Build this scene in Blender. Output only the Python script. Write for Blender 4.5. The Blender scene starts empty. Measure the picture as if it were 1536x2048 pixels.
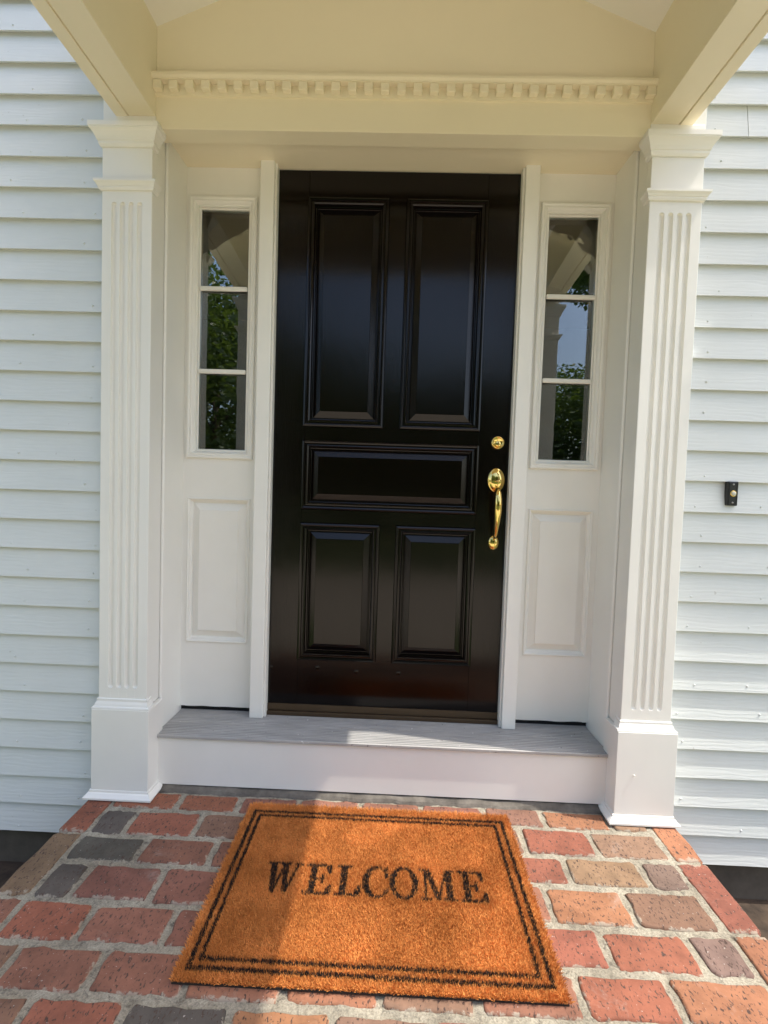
import bpy, bmesh, math, random
import numpy as np
from mathutils import Vector, Matrix, noise

random.seed(7)
RNG = np.random.default_rng(11)
sc = bpy.context.scene
COL = sc.collection

# ------------------------------------------------------------------ camera
cam_d = bpy.data.cameras.new('camera')
cam = bpy.data.objects.new('camera', cam_d)
COL.objects.link(cam)
yaw, pit, rol = 0.0222, -0.0443, -0.0329
M = (Matrix.Rotation(yaw, 3, 'Z') @ Matrix.Rotation(pit, 3, 'X') @ Matrix.Rotation(rol, 3, 'Y'))
right, fwd, up = M.col[0], M.col[1], M.col[2]
mat4 = Matrix((right, up, -fwd)).transposed().to_4x4()
mat4.translation = Vector((0.0238, -1.8374, 0.875))
cam.matrix_world = mat4
cam_d.sensor_fit = 'VERTICAL'
cam_d.sensor_height = 36
cam_d.sensor_width = 36
cam_d.lens = 958.53 / 2048 * 36
cam_d.clip_start = 0.02
cam_d.clip_end = 500
sc.camera = cam

# ------------------------------------------------------------------ sky, sun, exposure
SUN = Vector((0.50, -0.080, 1.0)).normalized()
world = bpy.data.worlds.new('World')
sc.world = world
world.use_nodes = True
wn = world.node_tree.nodes
wl = world.node_tree.links
wn.clear()
wo = wn.new('ShaderNodeOutputWorld')
wb = wn.new('ShaderNodeBackground')
ws = wn.new('ShaderNodeTexSky')
ws.sky_type = 'NISHITA'
ws.sun_disc = False
ws.sun_elevation = math.asin(SUN.z)
ws.sun_rotation = math.atan2(SUN.x, SUN.y)
ws.dust_density = 3.2
wb.inputs['Strength'].default_value = 0.15
wl.new(ws.outputs[0], wb.inputs[0])
wl.new(wb.outputs[0], wo.inputs[0])

sun_d = bpy.data.lights.new('sun', 'SUN')
sun_d.energy = 2.1
sun_d.angle = math.radians(0.55)
sun_d.color = (1.0, 0.95, 0.86)
sun = bpy.data.objects.new('sun', sun_d)
COL.objects.link(sun)
sun.rotation_euler = (-SUN).to_track_quat('-Z', 'Y').to_euler()
sun.location = SUN * 20

sc.view_settings.view_transform = 'Standard'
sc.view_settings.look = 'None'
sc.view_settings.gamma = 1
sc.view_settings.exposure = 1.38

# ------------------------------------------------------------------ materials
def mat_new(name):
    m = bpy.data.materials.new(name)
    m.use_nodes = True
    nt = m.node_tree
    for n in list(nt.nodes):
        if n.type != 'OUTPUT_MATERIAL' and n.type != 'BSDF_PRINCIPLED':
            nt.nodes.remove(n)
    return m, nt, nt.nodes['Principled BSDF']

def nd(nt, typ, **kw):
    n = nt.nodes.new(typ)
    for k, v in kw.items():
        if k.startswith('i_'):
            n.inputs[k[2:].replace('_', ' ')].default_value = v
        else:
            setattr(n, k, v)
    return n

def coords(nt, scale=(1, 1, 1), jitter=False):
    tc = nd(nt, 'ShaderNodeTexCoord')
    mp = nd(nt, 'ShaderNodeMapping')
    mp.inputs['Scale'].default_value = scale
    nt.links.new(tc.outputs['Object'], mp.inputs['Vector'])
    if jitter:
        oi = nd(nt, 'ShaderNodeObjectInfo')
        mu = nd(nt, 'ShaderNodeMath', operation='MULTIPLY')
        mu.inputs[1].default_value = 37.0
        cb = nd(nt, 'ShaderNodeCombineXYZ')
        nt.links.new(oi.outputs['Random'], mu.inputs[0])
        for i in range(3):
            nt.links.new(mu.outputs[0], cb.inputs[i])
        nt.links.new(cb.outputs[0], mp.inputs['Location'])
    return mp.outputs[0]

def noise_tex(nt, vec, scale, detail=4, rough=0.6, dist=0.0):
    n = nd(nt, 'ShaderNodeTexNoise')
    n.inputs['Scale'].default_value = scale
    n.inputs['Detail'].default_value = detail
    n.inputs['Roughness'].default_value = rough
    n.inputs['Distortion'].default_value = dist
    nt.links.new(vec, n.inputs['Vector'])
    return n.outputs['Fac']

def ramp(nt, fac, stops):
    r = nd(nt, 'ShaderNodeValToRGB')
    el = r.color_ramp.elements
    while len(el) < len(stops):
        el.new(0.5)
    for e, (p, c) in zip(el, stops):
        e.position = p
        e.color = c if len(c) == 4 else (*c, 1)
    nt.links.new(fac, r.inputs[0])
    return r.outputs[0]

def mixc(nt, fac, a, b, mode='MIX'):
    m = nd(nt, 'ShaderNodeMix', data_type='RGBA', blend_type=mode)
    for sock, v in ((m.inputs[0], fac), (m.inputs[6], a), (m.inputs[7], b)):
        if hasattr(v, 'links'):
            nt.links.new(v, sock)
        elif isinstance(v, (int, float)):
            sock.default_value = v
        else:
            sock.default_value = (*v, 1)
    return m.outputs[2]

def bump(nt, bsdf, h, strength=0.2, dist=0.002, prev=None):
    b = nd(nt, 'ShaderNodeBump')
    b.inputs['Strength'].default_value = strength
    b.inputs['Distance'].default_value = dist
    nt.links.new(h, b.inputs['Height'])
    if prev is not None:
        nt.links.new(prev, b.inputs['Normal'])
    nt.links.new(b.outputs[0], bsdf.inputs['Normal'])
    return b.outputs[0]

def paint(name, col, rough, grain=(1, 1, 1), gscale=60, gs=0.15, blot=0.04, jitter=False):
    m, nt, b = mat_new(name)
    v = coords(nt, grain, jitter)
    v2 = coords(nt, (1, 1, 1), jitter)
    f = noise_tex(nt, v2, 3.0, 5, 0.6)
    lo = tuple(c * (1 - blot) for c in col)
    hi = tuple(min(1, c * (1 + blot)) for c in col)
    nt.links.new(ramp(nt, f, [(0.3, lo), (0.7, hi)]), b.inputs['Base Color'])
    b.inputs['Roughness'].default_value = rough
    h = noise_tex(nt, v, gscale, 5, 0.65, 0.4)
    n1 = bump(nt, b, h, gs, 0.002)
    h2 = noise_tex(nt, v2, 260, 2, 0.5)
    bump(nt, b, h2, 0.05, 0.001, n1)
    return m

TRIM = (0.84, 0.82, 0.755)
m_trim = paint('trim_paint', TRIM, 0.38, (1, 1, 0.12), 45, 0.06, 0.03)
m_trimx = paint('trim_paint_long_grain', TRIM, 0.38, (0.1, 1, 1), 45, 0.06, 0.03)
m_trim_bounce = paint('trim_paint_bounce', (0.84, 0.76, 0.565), 0.5, (1, 0.1, 1), 40, 0.04, 0.02)  # trim paint with the warm bounce light from below put into its colour

def siding_mat():
    m, nt, b = mat_new('siding_paint')
    v = coords(nt, (0.35, 1, 4.5), True)
    f = noise_tex(nt, coords(nt, (0.6, 1, 1), True), 4.0, 4)
    c = ramp(nt, f, [(0.3, (0.645, 0.67, 0.645)), (0.7, (0.705, 0.725, 0.70))])
    sp = noise_tex(nt, coords(nt, (1, 1, 1), True), 55, 2, 0.4)
    spm = ramp(nt, sp, [(0.775, (0, 0, 0)), (0.80, (0.7, 0.7, 0.7))])
    nt.links.new(mixc(nt, spm, c, (0.50, 0.49, 0.45)), b.inputs['Base Color'])
    b.inputs['Roughness'].default_value = 0.5
    w = nd(nt, 'ShaderNodeTexWave', wave_type='BANDS', bands_direction='Z')
    w.inputs['Scale'].default_value = 9
    w.inputs['Distortion'].default_value = 9
    w.inputs['Detail'].default_value = 3
    w.inputs['Detail Scale'].default_value = 1.4
    nt.links.new(coords(nt, (0.5, 1, 2.4), True), w.inputs['Vector'])
    n1 = bump(nt, b, w.outputs['Fac'], 0.15, 0.0016)
    bump(nt, b, noise_tex(nt, v, 38, 6, 0.7, 0.5), 0.27, 0.002, n1)
    return m
m_siding = siding_mat()

def door_mat():
    m, nt, b = mat_new('black_gloss_paint')
    b.inputs['Base Color'].default_value = (0.0028, 0.0013, 0.0009, 1)
    b.inputs['Roughness'].default_value = 0.16
    b.inputs['Specular IOR Level'].default_value = 0.29
    b.inputs['Coat Weight'].default_value = 0.06
    b.inputs['Coat Roughness'].default_value = 0.08
    h = noise_tex(nt, coords(nt, (1, 1, 0.05), True), 210, 5, 0.7, 0.2)
    n1 = bump(nt, b, h, 0.34, 0.0014)
    h2 = noise_tex(nt, coords(nt, (1, 1, 0.5), True), 14, 3, 0.5)
    n2 = bump(nt, b, h2, 0.06, 0.004, n1)
    r = noise_tex(nt, coords(nt, (1, 1, 0.3), True), 6, 4)
    mr = nd(nt, 'ShaderNodeMapRange')
    mr.inputs['To Min'].default_value = 0.08
    mr.inputs['To Max'].default_value = 0.19
    nt.links.new(r, mr.inputs['Value'])
    nt.links.new(mr.outputs[0], b.inputs['Roughness'])
    return m
m_door = door_mat()

def simple(name, col, rough=0.5, metal=0.0, nscale=40, ns=0.1, var=0.1):
    m, nt, b = mat_new(name)
    v = coords(nt)
    f = noise_tex(nt, v, nscale * 0.3, 4)
    nt.links.new(ramp(nt, f, [(0.3, tuple(c * (1 - var) for c in col)), (0.7, tuple(c * (1 + var) for c in col))]), b.inputs['Base Color'])
    b.inputs['Roughness'].default_value = rough
    b.inputs['Metallic'].default_value = metal
    bump(nt, b, noise_tex(nt, v, nscale, 4), ns, 0.002)
    return m

m_brass = simple('polished_brass', (0.83, 0.60, 0.20), 0.09, 1.0, 30, 0.03, 0.03)
m_keyway = simple('keyway_dark', (0.02, 0.015, 0.01), 0.5, 0.3)
m_bronze = simple('bronze_sill', (0.085, 0.055, 0.03), 0.4, 0.4)
m_black = simple('black_plastic', (0.012, 0.012, 0.013), 0.3)
m_button = simple('pearl_button', (0.62, 0.60, 0.50), 0.25)
m_screw = simple('screw_steel', (0.35, 0.34, 0.32), 0.35, 0.9)
m_dark = simple('dark_interior', (0.012, 0.011, 0.010), 0.8)
m_gap_shade = simple('gap_shade_black', (0.006, 0.006, 0.007), 0.6)
m_concrete = simple('foundation_concrete', (0.10, 0.085, 0.065), 0.9, 0, 30, 0.5, 0.3)
m_mulch = simple('mulch', (0.05, 0.034, 0.022), 0.95, 0, 60, 1.0, 0.5)
m_lawn = simple('lawn', (0.09, 0.13, 0.03), 0.9, 0, 30, 0.8, 0.35)
m_bedding = simple('dark_old_mortar', (0.13, 0.115, 0.095), 0.95, 0, 70, 1.0, 0.45)
m_drive = simple('driveway_concrete', (0.50, 0.43, 0.33), 0.9, 0, 40, 0.3, 0.12)
m_roof = simple('roof_shingle', (0.06, 0.058, 0.055), 0.9, 0, 80, 0.5, 0.3)
m_bark = simple('bark', (0.09, 0.065, 0.045), 0.95, 0, 25, 1.0, 0.4)

def tread_mat():
    m, nt, b = mat_new('grey_metal_tread')
    v = coords(nt, (0.15, 1, 1))
    f = noise_tex(nt, v, 40, 5, 0.7)
    c = ramp(nt, f, [(0.3, (0.32, 0.31, 0.295)), (0.7, (0.46, 0.445, 0.42))])
    s = noise_tex(nt, coords(nt), 90, 3, 0.5)
    sm = ramp(nt, s, [(0.70, (0, 0, 0)), (0.74, (1, 1, 1))])
    c = mixc(nt, sm, c, (0.62, 0.61, 0.58))
    s2 = noise_tex(nt, coords(nt, (1.3, 1, 1)), 60, 3, 0.5)
    sm2 = ramp(nt, s2, [(0.70, (0, 0, 0)), (0.75, (1, 1, 1))])
    c = mixc(nt, sm2, c, (0.13, 0.12, 0.11))
    nt.links.new(c, b.inputs['Base Color'])
    b.inputs['Roughness'].default_value = 0.42
    b.inputs['Metallic'].default_value = 0.0
    bump(nt, b, noise_tex(nt, v, 120, 4), 0.15, 0.001)
    return m
m_tread = tread_mat()

def stained(nt, c):
    # broad weathering stains that run across bricks and joints alike
    ge = nd(nt, 'ShaderNodeNewGeometry')
    f = noise_tex(nt, ge.outputs['Position'], 4.5, 6, 0.7, 0.5)
    k = ramp(nt, f, [(0.30, (0.66, 0.63, 0.60)), (0.52, (1, 1, 1)), (0.8, (1.12, 1.12, 1.10))])
    c = mixc(nt, 0.9, c, k, 'MULTIPLY')
    g2 = noise_tex(nt, ge.outputs['Position'], 75, 4, 0.6)
    gm = ramp(nt, g2, [(0.66, (0, 0, 0)), (0.72, (0.6, 0.6, 0.6))])
    return mixc(nt, gm, c, (0.09, 0.075, 0.055))

def brick_mat():
    m, nt, b = mat_new('clay_brick')
    oi = nd(nt, 'ShaderNodeObjectInfo')
    v = coords(nt, (1, 1, 1), True)
    f = noise_tex(nt, v, 16, 6, 0.7)
    sh = ramp(nt, f, [(0.25, (0.62, 0.62, 0.62)), (0.5, (0.92, 0.92, 0.92)), (0.78, (1.12, 1.12, 1.12))])
    c = mixc(nt, 1.0, oi.outputs['Color'], sh, 'MULTIPLY')
    # dark pits drawn out by the extruder
    pit_ = noise_tex(nt, coords(nt, (1.6, 0.75, 1), True), 120, 2, 0.5, 0.6)
    pm = ramp(nt, pit_, [(0.60, (0, 0, 0)), (0.655, (1, 1, 1))])
    c = mixc(nt, pm, c, (0.07, 0.04, 0.03))
    # pale lime bloom and mortar smears
    ef = noise_tex(nt, v, 9, 6, 0.75, 0.5)
    em = ramp(nt, ef, [(0.60, (0, 0, 0)), (0.82, (0.5, 0.5, 0.5))])
    c = mixc(nt, em, c, (0.44, 0.39, 0.34))
    sp = noise_tex(nt, v, 170, 2, 0.5)
    spm = ramp(nt, sp, [(0.71, (0, 0, 0)), (0.75, (0.7, 0.7, 0.7))])
    c = mixc(nt, spm, c, (0.5, 0.45, 0.4))
    tc = nd(nt, 'ShaderNodeTexCoord')
    sp3 = nd(nt, 'ShaderNodeSeparateXYZ')
    nt.links.new(tc.outputs['Generated'], sp3.inputs[0])
    ed = []
    for k in (0, 1):
        pp = nd(nt, 'ShaderNodeMath', operation='PINGPONG')
        pp.inputs[1].default_value = 0.5
        nt.links.new(sp3.outputs[k], pp.inputs[0])
        sc2 = nd(nt, 'ShaderNodeMath', operation='MULTIPLY')
        sc2.inputs[1].default_value = 2.0 if k == 0 else 1.0
        nt.links.new(pp.outputs[0], sc2.inputs[0])
        ed.append(sc2.outputs[0])
    mn = nd(nt, 'ShaderNodeMath', operation='MINIMUM')
    nt.links.new(ed[0], mn.inputs[0]); nt.links.new(ed[1], mn.inputs[1])
    en = noise_tex(nt, v, 42, 5, 0.7, 0.4)
    ea = nd(nt, 'ShaderNodeMath', operation='MULTIPLY_ADD')
    ea.inputs[1].default_value = 0.42
    ea.inputs[2].default_value = -0.17
    nt.links.new(en, ea.inputs[0])
    sb = nd(nt, 'ShaderNodeMath', operation='SUBTRACT')
    nt.links.new(ea.outputs[0], sb.inputs[0]); nt.links.new(mn.outputs[0], sb.inputs[1])
    edm = ramp(nt, sb.outputs[0], [(0.0, (0, 0, 0)), (0.03, (0.75, 0.75, 0.75))])
    c = mixc(nt, edm, c, (0.36, 0.32, 0.25))
    c = stained(nt, c)
    nt.links.new(c, b.inputs['Base Color'])
    b.inputs['Roughness'].default_value = 0.85
    n1 = bump(nt, b, noise_tex(nt, v, 28, 6, 0.7), 0.5, 0.005)
    inv = nd(nt, 'ShaderNodeInvert')
    nt.links.new(pm, inv.inputs['Color'])
    n2 = bump(nt, b, inv.outputs[0], 0.5, 0.002, n1)
    bump(nt, b, noise_tex(nt, v, 320, 3), 0.35, 0.001, n2)
    return m
m_brick = brick_mat()

def mortar_mat():
    m, nt, b = mat_new('old_mortar')
    v = coords(nt)
    f = noise_tex(nt, v, 14, 7, 0.75)
    c = ramp(nt, f, [(0.25, (0.21, 0.185, 0.14)), (0.5, (0.41, 0.37, 0.285)), (0.75, (0.55, 0.50, 0.395))])
    d = noise_tex(nt, v, 45, 5, 0.75, 0.6)
    c = mixc(nt, ramp(nt, d, [(0.54, (0, 0, 0)), (0.66, (0.85, 0.85, 0.85))]), c, (0.13, 0.115, 0.09))
    g = noise_tex(nt, v, 220, 3, 0.6)
    c = mixc(nt, 0.55, c, ramp(nt, g, [(0.3, (0.35, 0.35, 0.35)), (0.7, (1.3, 1.3, 1.3))]), 'MULTIPLY')
    c = stained(nt, c)
    nt.links.new(c, b.inputs['Base Color'])
    b.inputs['Roughness'].default_value = 0.95
    n1 = bump(nt, b, noise_tex(nt, v, 60, 6, 0.75), 1.0, 0.009)
    bump(nt, b, noise_tex(nt, v, 300, 3), 0.5, 0.0015, n1)
    return m
m_mortar = mortar_mat()

def coir_mat(name, a, bcol, big):
    m, nt, b = mat_new(name)
    v = coords(nt)
    f = noise_tex(nt, v, 420, 2, 0.6)
    c = ramp(nt, f, [(0.3, a), (0.72, bcol)])
    g = noise_tex(nt, v, 7, 4, 0.6)
    c = mixc(nt, big, c, ramp(nt, g, [(0.3, (0.62, 0.52, 0.42)), (0.65, (1.12, 1.12, 1.12))]), 'MULTIPLY')
    nt.links.new(c, b.inputs['Base Color'])
    b.inputs['Roughness'].default_value = 0.75
    b.inputs['Specular IOR Level'].default_value = 0.25
    return m
m_coir = coir_mat('coir_fibre', (0.56, 0.185, 0.036), (0.88, 0.41, 0.125), 0.95)
m_print = coir_mat('black_dyed_coir', (0.010, 0.009, 0.009), (0.035, 0.031, 0.028), 0.3)
m_rubber = simple('mat_backing', (0.02, 0.016, 0.013), 0.8)
m_coirbase = simple('coir_base', (0.34, 0.12, 0.022), 0.9, 0, 300, 0.5, 0.3)

def glass_mat():
    m, nt, b = mat_new('window_glass')
    nt.nodes.remove(b)
    out = nt.nodes['Material Output']
    g = nd(nt, 'ShaderNodeBsdfGlossy')
    g.inputs['Roughness'].default_value = 0.0
    g.inputs['Color'].default_value = (1, 1, 1, 1)
    t = nd(nt, 'ShaderNodeBsdfTransparent')
    t.inputs['Color'].default_value = (0.85, 0.88, 0.86, 1)
    fr = nd(nt, 'ShaderNodeFresnel')
    fr.inputs['IOR'].default_value = 1.95
    bp = nd(nt, 'ShaderNodeBump')
    bp.inputs['Strength'].default_value = 0.035
    bp.inputs['Distance'].default_value = 0.004
    nt.links.new(noise_tex(nt, coords(nt, (1, 1, 1), True), 11, 2, 0.4), bp.inputs['Height'])
    nt.links.new(bp.outputs[0], g.inputs['Normal'])
    mx = nd(nt, 'ShaderNodeMixShader')
    nt.links.new(fr.outputs[0], mx.inputs[0])
    nt.links.new(t.outputs[0], mx.inputs[1])
    nt.links.new(g.outputs[0], mx.inputs[2])
    nt.links.new(mx.outputs[0], out.inputs['Surface'])
    return m
m_glass = glass_mat()

def leaf_mat(name, a, b2):
    m, nt, b = mat_new(name)
    f = noise_tex(nt, coords(nt), 1.6, 4)
    nt.links.new(ramp(nt, f, [(0.3, a), (0.7, b2)]), b.inputs['Base Color'])
    b.inputs['Roughness'].default_value = 0.45
    tl = nd(nt, 'ShaderNodeBsdfTranslucent')
    tl.inputs['Color'].default_value = (0.16, 0.24, 0.03, 1)
    mx = nd(nt, 'ShaderNodeMixShader')
    mx.inputs[0].default_value = 0.35
    out = nt.nodes['Material Output']
    nt.links.new(b.outputs[0], mx.inputs[1])
    nt.links.new(tl.outputs[0], mx.inputs[2])
    nt.links.new(mx.outputs[0], out.inputs['Surface'])
    return m
m_leaf = leaf_mat('leaf_green', (0.06, 0.11, 0.02), (0.14, 0.20, 0.035))
m_leaf2 = leaf_mat('leaf_deep_green', (0.03, 0.065, 0.02), (0.08, 0.12, 0.03))

# ------------------------------------------------------------------ mesh helpers
def mesh_obj(name, verts, faces, mat, parent=None, smooth=False, bevel=0.0, segs=2, loc=None):
    me = bpy.data.meshes.new(name)
    me.from_pydata([tuple(v) for v in verts], [], faces)
    me.validate()
    bm = bmesh.new()
    bm.from_mesh(me)
    bmesh.ops.recalc_face_normals(bm, faces=bm.faces)
    bm.to_mesh(me)
    bm.free()
    me.materials.append(mat)
    if smooth:
        for p in me.polygons:
            p.use_smooth = True
    o = bpy.data.objects.new(name, me)
    COL.objects.link(o)
    if parent is not None:
        o.parent = parent
        o.matrix_parent_inverse = parent.matrix_world.inverted()
    if loc is not None:
        o.location = loc
    if bevel > 0:
        md = o.modifiers.new('bevel', 'BEVEL')
        md.width = bevel
        md.segments = segs
        md.limit_method = 'ANGLE'
        md.angle_limit = math.radians(40)
        md.harden_normals = False
    return o

def tag(o, label, cat, group=None, kind=None):
    o['label'] = label
    if cat:
        o['category'] = cat
    if group:
        o['group'] = group
    if kind:
        o['kind'] = kind
    return o

def struct(o, label=None):
    o['kind'] = 'structure'
    if label:
        o['label'] = label
    return o

def empty(name, loc, label, cat, group=None):
    o = bpy.data.objects.new(name, None)
    COL.objects.link(o)
    o.location = loc
    o.matrix_world = Matrix.Translation(loc)
    o.empty_display_size = 0.1
    return tag(o, label, cat, group)

def box_vf(x0, x1, y0, y1, z0, z1):
    v = [(x, y, z) for z in (z0, z1) for y in (y0, y1) for x in (x0, x1)]
    f = [(0, 2, 3, 1), (4, 5, 7, 6), (0, 1, 5, 4), (2, 6, 7, 3), (0, 4, 6, 2), (1, 3, 7, 5)]
    return v, f

def merge(parts):
    V, F = [], []
    for v, f in parts:
        n = len(V)
        V += list(v)
        F += [tuple(i + n for i in ff) for ff in f]
    return V, F

def box(name, x0, x1, y0, y1, z0, z1, mat, parent=None, bevel=0.0015, segs=2):
    v, f = box_vf(x0, x1, y0, y1, z0, z1)
    return mesh_obj(name, v, f, mat, parent, bevel=bevel, segs=segs)

def rings(loops, cap0=True, cap1=True):
    """loft through closed loops of equal length"""
    n = len(loops[0])
    V = [p for l in loops for p in l]
    F = []
    for k in range(len(loops) - 1):
        for i in range(n):
            j = (i + 1) % n
            F.append((k * n + i, k * n + j, (k + 1) * n + j, (k + 1) * n + i))
    if cap0:
        F.append(tuple(range(n)))
    if cap1:
        F.append(tuple(range((len(loops) - 1) * n, len(loops) * n)))
    return V, F

def stack(x0, x1, yf, yb, prof, four=False):
    """rectangular rings going up: prof = (projection, z); the back stays put unless four"""
    loops = []
    for d, z in prof:
        b = yb + d if four else yb
        loops.append([(x0 - d, yf - d, z), (x1 + d, yf - d, z), (x1 + d, b, z), (x0 - d, b, z)])
    return rings(loops)

def frame(x0, x1, z0, z1, prof, cap=False):
    """mitred moulding round a rectangle in an x-z plane: prof = (inset, y)"""
    loops = []
    for d, y in prof:
        loops.append([(x0 + d, y, z0 + d), (x1 - d, y, z0 + d), (x1 - d, y, z1 - d), (x0 + d, y, z1 - d)])
    return rings(loops, False, cap)

def lathe(prof, n=24, axis='y', c=(0, 0, 0), sx=1.0, sz=1.0):
    """prof = (radius, depth) ; turned round the y axis, elliptical with sx, sz"""
    loops = []
    for r, d in prof:
        loops.append([(c[0] + r * sx * math.cos(2 * math.pi * i / n), c[1] + d, c[2] + r * sz * math.sin(2 * math.pi * i / n)) for i in range(n)])
    return rings(loops)

def tube(pts, radii, n=12, flat=None):
    loops = []
    P = [Vector(p) for p in pts]
    for i, p in enumerate(P):
        t = (P[min(i + 1, len(P) - 1)] - P[max(i - 1, 0)]).normalized()
        a = Vector((1, 0, 0))
        b = t.cross(a).normalized()
        a = b.cross(t).normalized()
        loops.append([tuple(p + (a * math.cos(2 * math.pi * k / n) + b * math.sin(2 * math.pi * k / n)) * radii[i]) for k in range(n)])
    return rings(loops)

# ------------------------------------------------------------------ levels read off the place
ZT = -0.015      # top of the metal tread
ZF = -0.2164     # brick floor
ZS = 2.065       # recess soffit
GZ = -0.556      # ground
YS = -0.182      # drip edge plane of the clapboards
EXPO = 0.1032
ZSB = -0.399

# ------------------------------------------------------------------ ground
gv, gf = box_vf(-60, 60, -90, 12, GZ - 0.3, GZ)
struct(mesh_obj('ground', gv, gf, m_lawn))
struct(box('planting_bed', 1.02, 5.0, -0.9, -0.1, GZ - 0.02, GZ + 0.012, m_mulch, bevel=0))
struct(box('planting_bed', -5.0, -1.02, -0.9, -0.1, GZ - 0.02, GZ + 0.012, m_mulch, bevel=0))
struct(box('driveway', -9, 9, -6.3, -2.4, GZ - 0.02, GZ + 0.008, m_drive, bevel=0))
struct(box('path', -0.95, 0.95, -2.39, -1.36, GZ - 0.02, GZ + 0.006, m_drive, bevel=0))

# ------------------------------------------------------------------ house wall with clapboards
wall = empty('house_wall', (0, 0.2, GZ), 'white clapboard house wall behind the porch on both sides of the door', 'wall')
WX = 3.4
box('sheathing', -WX, -0.86, -0.158, -0.06, -0.39, 3.6, m_siding, wall, 0)
box('sheathing', 0.86, WX, -0.158, -0.06, -0.39, 3.6, m_siding, wall, 0)
box('sheathing', -0.86, 0.86, -0.158, -0.06, 2.62, 3.6, m_siding, wall, 0)
box('foundation', -WX, -0.80, -0.150, 0.05, GZ - 0.1, -0.385, m_concrete, wall, 0)
box('foundation', 0.80, WX, -0.150, 0.05, GZ - 0.1, -0.385, m_concrete, wall, 0)
# unseen overhang added above the porch, stepped to shade siding but not the tread
box('added_eave', -WX - 0.2, 1.999, -0.320, -0.16, 3.2, 3.34, m_trim, wall, 0)
box('added_deep_eave', 2.0, WX + 1.2, -0.405, -0.16, 3.2, 3.34, m_trim, wall, 0)  # invented deeper step, out of view, shades the right siding

def clapboard(xa, xb, z, k):
    """one tapered board: thick drip edge at the bottom, thin under the board above"""
    n = max(2, int(abs(xb - xa) / 0.16))
    L = []
    for i in range(n + 1):
        x = xa + (xb - xa) * i / n
        w = 0.0016 * noise.noise(Vector((x * 1.7, k * 3.1, 0.3)))
        w2 = 0.0012 * noise.noise(Vector((x * 2.1, k * 5.3, 7.3)))
        yb = YS + w2
        L.append([(x, yb, z + w), (x, yb + 0.0005, z + w + 0.0022), (x, YS + 0.0175, z + EXPO + 0.012), (x, YS + 0.0235, z + EXPO + 0.012), (x, YS + 0.0235, z + w + 0.013), (x, yb + 0.0075, z + w + 0.0008), (x, yb + 0.0018, z + w - 0.0004)])
    V, F = rings(L)
    return mesh_obj('clapboard', V, F, m_siding, wall)

nails = []
rows = int((3.2 - ZSB) / EXPO) + 1
for k in range(rows):
    z = ZSB + k * EXPO + random.uniform(-0.0012, 0.0012)
    zc = z + 0.05
    for s in (-1, 1):
        edge = 0.984
        if zc > 2.62:
            edge = 0.0
        cut = None
        if s == 1 and k in (24, 7):
            cut = 1.145 if k == 24 else 1.9
        if s == -1 and k in (4, 15):
            cut = 1.75 if k == 4 else 2.3
        if cut:
            clapboard(s * edge, s * (cut - 0.0012), z, k)
            clapboard(s * (cut + 0.0012), s * WX, z, k + 40)
        else:
            clapboard(s * edge, s * WX, z, k if s > 0 else k + 80)
        for x in (1.055 + random.uniform(-.03, .03), 1.29 + random.uniform(-.04, .04), 1.7):
            if random.random() < 0.62:
                nails.append((s * x, YS + 0.0026, z + 0.021 + random.uniform(-.006, .006)))
parts = []
for c in nails:
    parts.append(lathe([(0.0001, -0.0022), (0.0026, -0.0016), (0.0035, 0.001)], 7, c=c))
V, F = merge(parts)
o = mesh_obj('nail_heads', V, F, m_siding, wall, smooth=True)
o['kind'] = 'stuff'

# ------------------------------------------------------------------ pilasters beside the recess
def flute_shaft(cx, xh, yf, yb, z0, z1, fz0, fz1, name, parent):
    r = 0.0087
    cs = [cx + (i - 1.5) * 0.0285 for i in range(4)]
    A = [math.pi - math.pi * j / 8 for j in range(9)]
    secs = [(z0, 0), (fz0 - 1e-4, 0)]
    for j in range(1, 6):
        t = math.sin(math.pi / 2 * j / 5)
        secs.append((fz0 + r * (1 - math.cos(math.pi / 2 * j / 5)), t))
    for j in range(5, 0, -1):
        t = math.sin(math.pi / 2 * j / 5)
        secs.append((fz1 - r * (1 - math.cos(math.pi / 2 * j / 5)), t))
    secs += [(fz1 + 1e-4, 0), (z1, 0)]
    loops = []
    for z, t in secs:
        t = max(t, 0.02)
        l = [(cx - xh, yf + 0.0015, z), (cx - xh + 0.0015, yf, z)]
        for c in cs:
            for a in A:
                l.append((c + r * t * math.cos(a), yf + (0.0086 * t * math.sin(a)), z))
        l += [(cx + xh - 0.0015, yf, z), (cx + xh, yf + 0.0015, z), (cx + xh, yb, z), (cx - xh, yb, z)]
        loops.append(l)
    V, F = rings(loops)
    return mesh_obj(name, V, F, m_trim, parent)

CROWN = [(0, 1.970), (0.005, 1.971), (0.009, 1.978), (0.009, 1.985), (0.012, 1.987), (0.015, 1.996), (0.022, 2.008), (0.029, 2.015), (0.029, 2.018), (0.031, 2.019), (0.031, 2.034), (0.026, 2.036), (0.0, 2.037)]
NECK = [(0, 1.8310), (0.006, 1.832), (0.009, 1.838), (0.009, 1.842), (0.011, 1.843), (0.014, 1.849), (0.019, 1.854), (0.019, 1.861), (0.0, 1.863)]
PLINTH_CAP = [(0.015, 0.097), (0.0165, 0.100), (0.015, 0.104), (0.010, 0.106), (0.008, 0.113), (0.004, 0.121), (0.004, 0.129), (0.0, 0.131)]
BASE = [(0.034, ZF + 0.005), (0.034, ZF + 0.011), (0.024, ZF + 0.022), (0.020, ZF + 0.024), (0.019, ZF + 0.031), (0.0155, ZF + 0.033)]

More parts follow.
